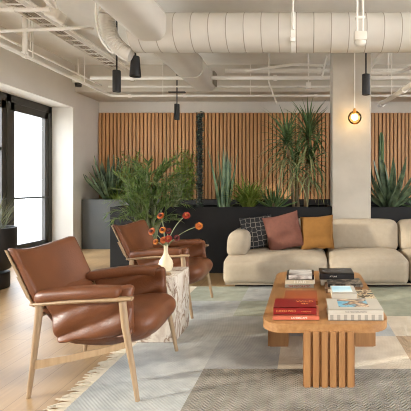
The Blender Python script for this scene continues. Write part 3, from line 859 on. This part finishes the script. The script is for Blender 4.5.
# near left: red book on a salmon one
t = book('flat salmon book under the red book at the near left table corner', -.055, 2.60, TZ, .285, .20, .028, SALMON)
text('title', 'LANDSCAPE', .018, WHITEP, t, (.02, -.1005, .014), (PI/2, 0, 0), 1.0)
t = book('thick red book with gold lettering on top of the salmon book', -.062, 2.62, TZ+.028, .265, .20, .045, RED)
text('title', 'LUCCHI WILD', .019, GOLD, t, (-.055, -.1005, .022), (PI/2, 0, 0), 1.0)
text('subtitle', 'a visual journey', .012, GOLD, t, (.07, -.1005, .02), (PI/2, 0, 0), .8)
text('cover_title', 'WILD', .05, GOLD, t, (.06, .03, .0455), (0, 0, 0), .9)
text('cover_title', 'SEA', .03, GOLD, t, (.06, -.02, .0455), (0, 0, 0), .9)
# far left: orange flat book, white titled book, grey book, silver book
t = book('flat terracotta book lying between the red book and the white stack', -.03, 2.97, TZ, .235, .29, .026, ORANGE)
t = book('white spined book with red lettering at the bottom of the far left stack', -.045, 3.40, TZ, .235, .20, .022, WHITE)
text('title', 'THE DECORATED', .02, REDP, t, (0, -.1005, .011), (PI/2, 0, 0), 1.1)
t = book('cream book in the middle of the far left stack', -.04, 3.43, TZ+.022, .24, .20, .034, CREAM)
text('title', 'HAB', .034, WHITEP, t, (.0, -.1005, .017), (PI/2, 0, 0), 1.5)
t = book('silver landscape photo book on top of the far left stack', -.038, 3.44, TZ+.056, .225, .20, .04, BLACKC)
plate(t, 'cover_picture', picture_mat('snow_photo', [srgb(84, 70, 58), srgb(200, 194, 186), srgb(228, 222, 214)], 9, (1, 3, 1)), 0, .0, .04, .19, .195)
MB().box((0, -.1006, .02), (.19, .0012, .034)).build('spine_picture', picture_mat('rock_photo', [srgb(70, 58, 48), srgb(176, 166, 156), srgb(214, 208, 200)], 14, (1, 1, 2)), t, smooth=False)
# near right: big white book with gingham spine
t = book('big white photo book with checked grey spine at the near right corner', .31, 2.62, TZ, .335, .25, .066, WHITE)
MB().box((0, -.1256, .019), (.335, .0012, .034)).build('spine_band', WHITE, t, smooth=False)
for k in range(8):
    MB().box((-.147+.042*k, -.1264, .019), (.02, .001, .034)).build('check_print', GING, t, smooth=False)
plate(t, 'cover_picture', picture_mat('coast_photo', [srgb(62, 132, 166), srgb(116, 172, 192), srgb(92, 62, 44), srgb(206, 180, 150), srgb(58, 44, 36)], 8, (1, 1, 1), [.32, .42, .48, .56, .64]), -.005, .015, .066, .19, .165)
text('spine_title', 'THE MEDITERRANEAN', .011, GREYP, t, (0, -.1255, .052), (PI/2, 0, 0), 1.2)
# behind it: white and blue book, mosaic book
t = book('mosaic patterned brown book under the white and blue book', .375, 2.97, TZ, .24, .26, .036, picture_mat('mosaic_print', [srgb(40, 28, 20), srgb(130, 90, 50), srgb(214, 196, 160), srgb(60, 48, 40), srgb(36, 28, 24)], 22))
t = book('white and pale blue book on top of the mosaic book', .275, 2.96, TZ+.034, .175, .21, .04, WHITE)
plate(t, 'cover_picture', picture_mat('sky_photo', [srgb(128, 190, 214), srgb(190, 218, 226), srgb(228, 226, 220)], 4), -.01, .01, .04, .14, .17)
# further back
t = book('brown book with cream spine below a black travel book', .30, 3.26, TZ, .28, .23, .03, BROWNC)
MB().box((-.03, -.1156, .015), (.19, .0012, .024)).build('spine_label', CREAM, t, smooth=False)
t = book('dark floral book sticking out under the black book', .315, 3.30, TZ+.03, .27, .22, .024, picture_mat('floral_print', [srgb(26, 26, 26), srgb(60, 54, 48), srgb(160, 146, 128)], 26))
t = book('white book second from the top of the far right stack', .26, 3.47, TZ, .26, .19, .05, WHITE)
t = book('thick black book on top of the far right stack', .262, 3.48, TZ+.05, .285, .22, .05, BLACKC)
for k, (cx, cy) in enumerate(((-.07, .0), (.06, .01))):
    b = MB()
    for a in range(10):
        an = 2*PI*a/10; b.box((cx+.035*math.cos(an), cy+.035*math.sin(an), .0506), (.03, .008, .0012), rot=Matrix.Rotation(an, 4, 'Z'))
    b.build('cover_motif', GREYP, t, smooth=False)
text('title', 'ATLAS', .016, WHITEP, t, (-.03, -.1105, .025), (PI/2, 0, 0), 1.3)

# ------------------------------------------------------------------ marble block
t = tag(MB().box((0, 0, .262), (.385, .39, .50), .004, 2).build('side_table', MARBLE, loc=(-1.18, 3.305, 0)), 'veined marble block side table between the two armchairs', 'side table')
MB().box((0, 0, .006), (.37, .375, .012)).build('base_plate', BLACKM, t, smooth=False)

V = thing('vase', 'slim cream bottle vase holding flowers on the marble block', 'vase', (-1.13, 3.33, .512))
MB().lathe([(.03, 0), (.045, .004), (.056, .03), (.058, .055), (.05, .085), (.03, .115), (.018, .14), (.0155, .17), (.017, .195), (.021, .212), (.017, .212), (.012, .195), (.011, .15), (.001, .148)], 32).build('body', CERAM, V)
def flower(label, px, py, D, r, m, core, tilt=(0, 0), ring=18):
    x = (px-305)*D/410; z = 1.2-(py-186)*D/410
    base = Vector((-1.13, 3.33, .512+.175)); head = Vector((x, D, z))
    t = thing('flower', label, 'flower', base, group='flowers in the cream vase')
    h = head-base
    mid = Vector((h.x*.30, h.y*.35, h.z*.72))
    pts = [Vector((0, 0, 0))*(1-u)**2+mid*2*u*(1-u)+h*u*u for u in [k/10 for k in range(11)]]
    MB().tube(pts, .0035, 6).build('stem', GSTEM, t)
    # the head faces the viewer and a little up
    r *= .76
    d = Vector((tilt[0], -1, .35+tilt[1])).normalized()
    q = d.to_track_quat('Z', 'Y').to_matrix().to_4x4(); q.translation = h
    b = MB()
    for lay, (n, el, ln) in enumerate(((ring, .12, 1.0), (ring-3, .5, .8), (ring-6, .9, .55))):
        for k in range(n):
            a = 2*PI*k/n+lay*.2
            b.leaf((r*.12*math.cos(a), r*.12*math.sin(a), .002*lay), a, el, r*ln, r*.42, .35, 4, 'oval', .2)
    b.xf(q); b.build('petals', m, t)
    c = MB().lathe([(.001, 0), (r*.42, .0), (r*.46, .010), (r*.34, .02), (r*.1, .022), (.001, .0225)], 16, cap=False)
    c.xf(q); c.build('flower_core', core, t)
flower('rusty red flower, topmost at the right of the bouquet', 186.4, 215.3, 3.33, .040, PET_R, CORE_Y, (.2, .2))
flower('burnt orange flower with dark centre, topmost at the left of the bouquet', 160.7, 215.8, 3.30, .038, PET_O, CORE, (-.2, .3))
flower('amber flower on a long stem, farthest right of the bouquet', 199, 226, 3.33, .040, PET_Y, CORE_Y, (.3, .1))
flower('orange flower with a dark centre, farthest left of the bouquet', 151.8, 231.4, 3.30, .040, PET_O, CORE, (-.4, .1))
flower('bright amber flower with small core, upper middle of the bouquet', 162.7, 230, 3.27, .036, PET_Y, CORE, (-.1, .2))
flower('dark maroon flower right of the bright amber one', 168.5, 231, 3.34, .034, PET_D, CORE, (.2, .2))
flower('small amber flower, lowest left of the bouquet', 155.7, 241.7, 3.30, .032, PET_Y, CORE_Y, (-.3, 0))
flower('amber orange flower low in the middle, just above the vase mouth', 163.3, 240, 3.25, .036, PET_O, CORE_Y, (-.1, 0))
flower('rust orange flower low over the vase, right of the amber one', 168.5, 238.8, 3.24, .038, PET_R, CORE_Y, (.1, 0))
flower('deep maroon flower low at the right of the vase neck', 176.7, 237.8, 3.30, .032, PET_D, CORE, (.3, 0))

# ------------------------------------------------------------------ lounge chairs
def armchair():
    t = thing('armchair', 'nearest tan leather lounge armchair with pale wooden frame at the left front', 'armchair', (-1.25, 2.615, 0), group='leather lounge armchairs')
    Z0 = .0
    for sy in (-1, 1):
        fy, ry_ = .345*sy, .295*sy
        MB().tube([(.325, fy, Z0), (.29, .337*sy, .2), (.245, .325*sy, .42), (.225, .318*sy, .575)], [.012, .016, .0205, .021], 14).build('leg', ASH, t)
        MB().tube([(-.315, ry_, Z0), (-.29, .292*sy, .2), (-.262, .29*sy, .45), (-.255, .29*sy, .53)], [.012, .016, .02, .021], 14).build('leg', ASH, t)
        # wooden arm: a flat bowed rail
        b = MB(); rings = []
        for k in range(13):
            u = k/12; x = -.305+.59*u; y = (.288+.036*math.sin(u*PI*.62))*sy; z = .528+.042*u+.008*math.sin(PI*u)
            hw = .022+.010*u; hh = .014
            if k in (0, 12): hw *= .7; hh *= .7
            rings.append([(x, y+hw*math.cos(a), z+hh*math.sin(a)) for a in [2*PI*j/14 for j in range(14)]])
        arm = b.loft(rings).build('armrest', ASH, t)
        def padfn(u, v, w_, p, sy=sy):
            q = Vector(p); s_ = (u+1)/2
            q.z += .036*s_+.012*math.sin(PI*s_); q.y += (.03*math.sin(s_*PI*.62))*sy
            if w_ < 0: q.z -= .004
            return q
        MB().soft((-.03, .270*sy, .568), (.50, .11, .066), .031, 10, padfn).wrinkle(.005, 9, sy).build('arm_pad', LEATHER, arm, sharp=180)
        # low rail between the legs
        MB().loft([[(x, y+dy, z+dz) for dy, dz in ((-.009, -hh), (.009, -hh), (.009, hh), (-.009, hh))] for x, y, z, hh in
                   ((-.292, .292*sy, .185, .026), (-.1, .30*sy, .225, .02), (.1, .312*sy, .27, .017), (.268, .33*sy, .32, .016))]).build('side_rail', ASH, t, sharp=30)
        # hanging leather side between arm and seat
        def sidefn(u, v, w_, p, sy=sy):
            q = Vector(p); s_ = (u+1)/2; h = (w_+1)/2
            q.x += .085*(1-h)*(1-s_)+.01*(1-h)
            q.y += sy*(.02*math.sin(s_*PI)*h-.008*(1-h)+.034*abs(math.sin(s_*3.6-h*7.5+.6))**.8*(1-h*.6)-.012)
            q.z += .03*s_
            return q
        MB().soft((.008, .276*sy, .458), (.51, .06, .285), .026, 26, sidefn).wrinkle(.012, 9, 3+sy).build('side_panel', LEATHER, t, sharp=180)
    # seat: a deep padded sling, higher in front
    def seat(u, v, w_, p):
        q = Vector(p); s_ = (u+1)/2
        top = .405+.055*math.sin(min(1, s_*1.15)*PI/2)+.015*(1-v*v)
        bot = .258-.02*math.sin(s_*PI*.8)+.05*max(0, s_-.5)**1.7/.31+.02*v*v
        h = (p.z+.1)/.2
        q.z = bot+(top-bot)*h; q.y *= 1-.10*(1-h)**2
        return q
    MB().soft((.085, 0, 0), (.57, .555, .2), .098, 16, seat).wrinkle(.009, 6, 4).build('seat', LEATHER, t, sharp=180)
    # inner leather rising from the seat to the backrest
    def lum(u, v, w_, p):
        q = Vector(p); h = (w_+1)/2; q.x += -.14*h+.03*v*v
        return q
    MB().soft((-.185, 0, .47), (.09, .50, .20), .04, 10, lum).wrinkle(.010, 7, 8).build('lower_back', LEATHER, t, sharp=180)
    # backrest panel, tilted, hollowed across
    def back(u, v, w_, p):
        q = Vector(p); h = (w_+1)/2
        q.y *= 1+.03*h
        q.x += .045*v*v-.155*h
        q.z += .036*v*v*h-.018*h
        return q
    MB().soft((-.300, 0, .676), (.056, .60, .315), .022, 14, back).wrinkle(.004, 6, 1).build('backrest', LEATHER, t, sharp=180)
    def shell(u, v, w_, p):
        return back(u, v, w_, p)
    MB().soft((-.324, 0, .669), (.014, .612, .308), .006, 14, shell).build('back_shell', ASH, t, sharp=180)
    for sy in (-1, 1):
        MB().loft([[(x+dx, .262*sy+dy, z) for dx, dy in ((-.014, -.012), (.014, -.012), (.014, .012), (-.014, .012))] for x, z in ((-.262, .50), (-.325, .56), (-.385, .68))]).build('back_upright', ASH, t)
    MB().tube([(-.268, -.29, .46), (-.29, 0, .455), (-.268, .29, .46)], .015, 10).build('rear_rail', ASH, t)
    return t
A = armchair()
dup(A, (-1.325, 4.045, 0), R(-2), 'farther tan leather lounge armchair behind the marble block')
A.location.z = .0
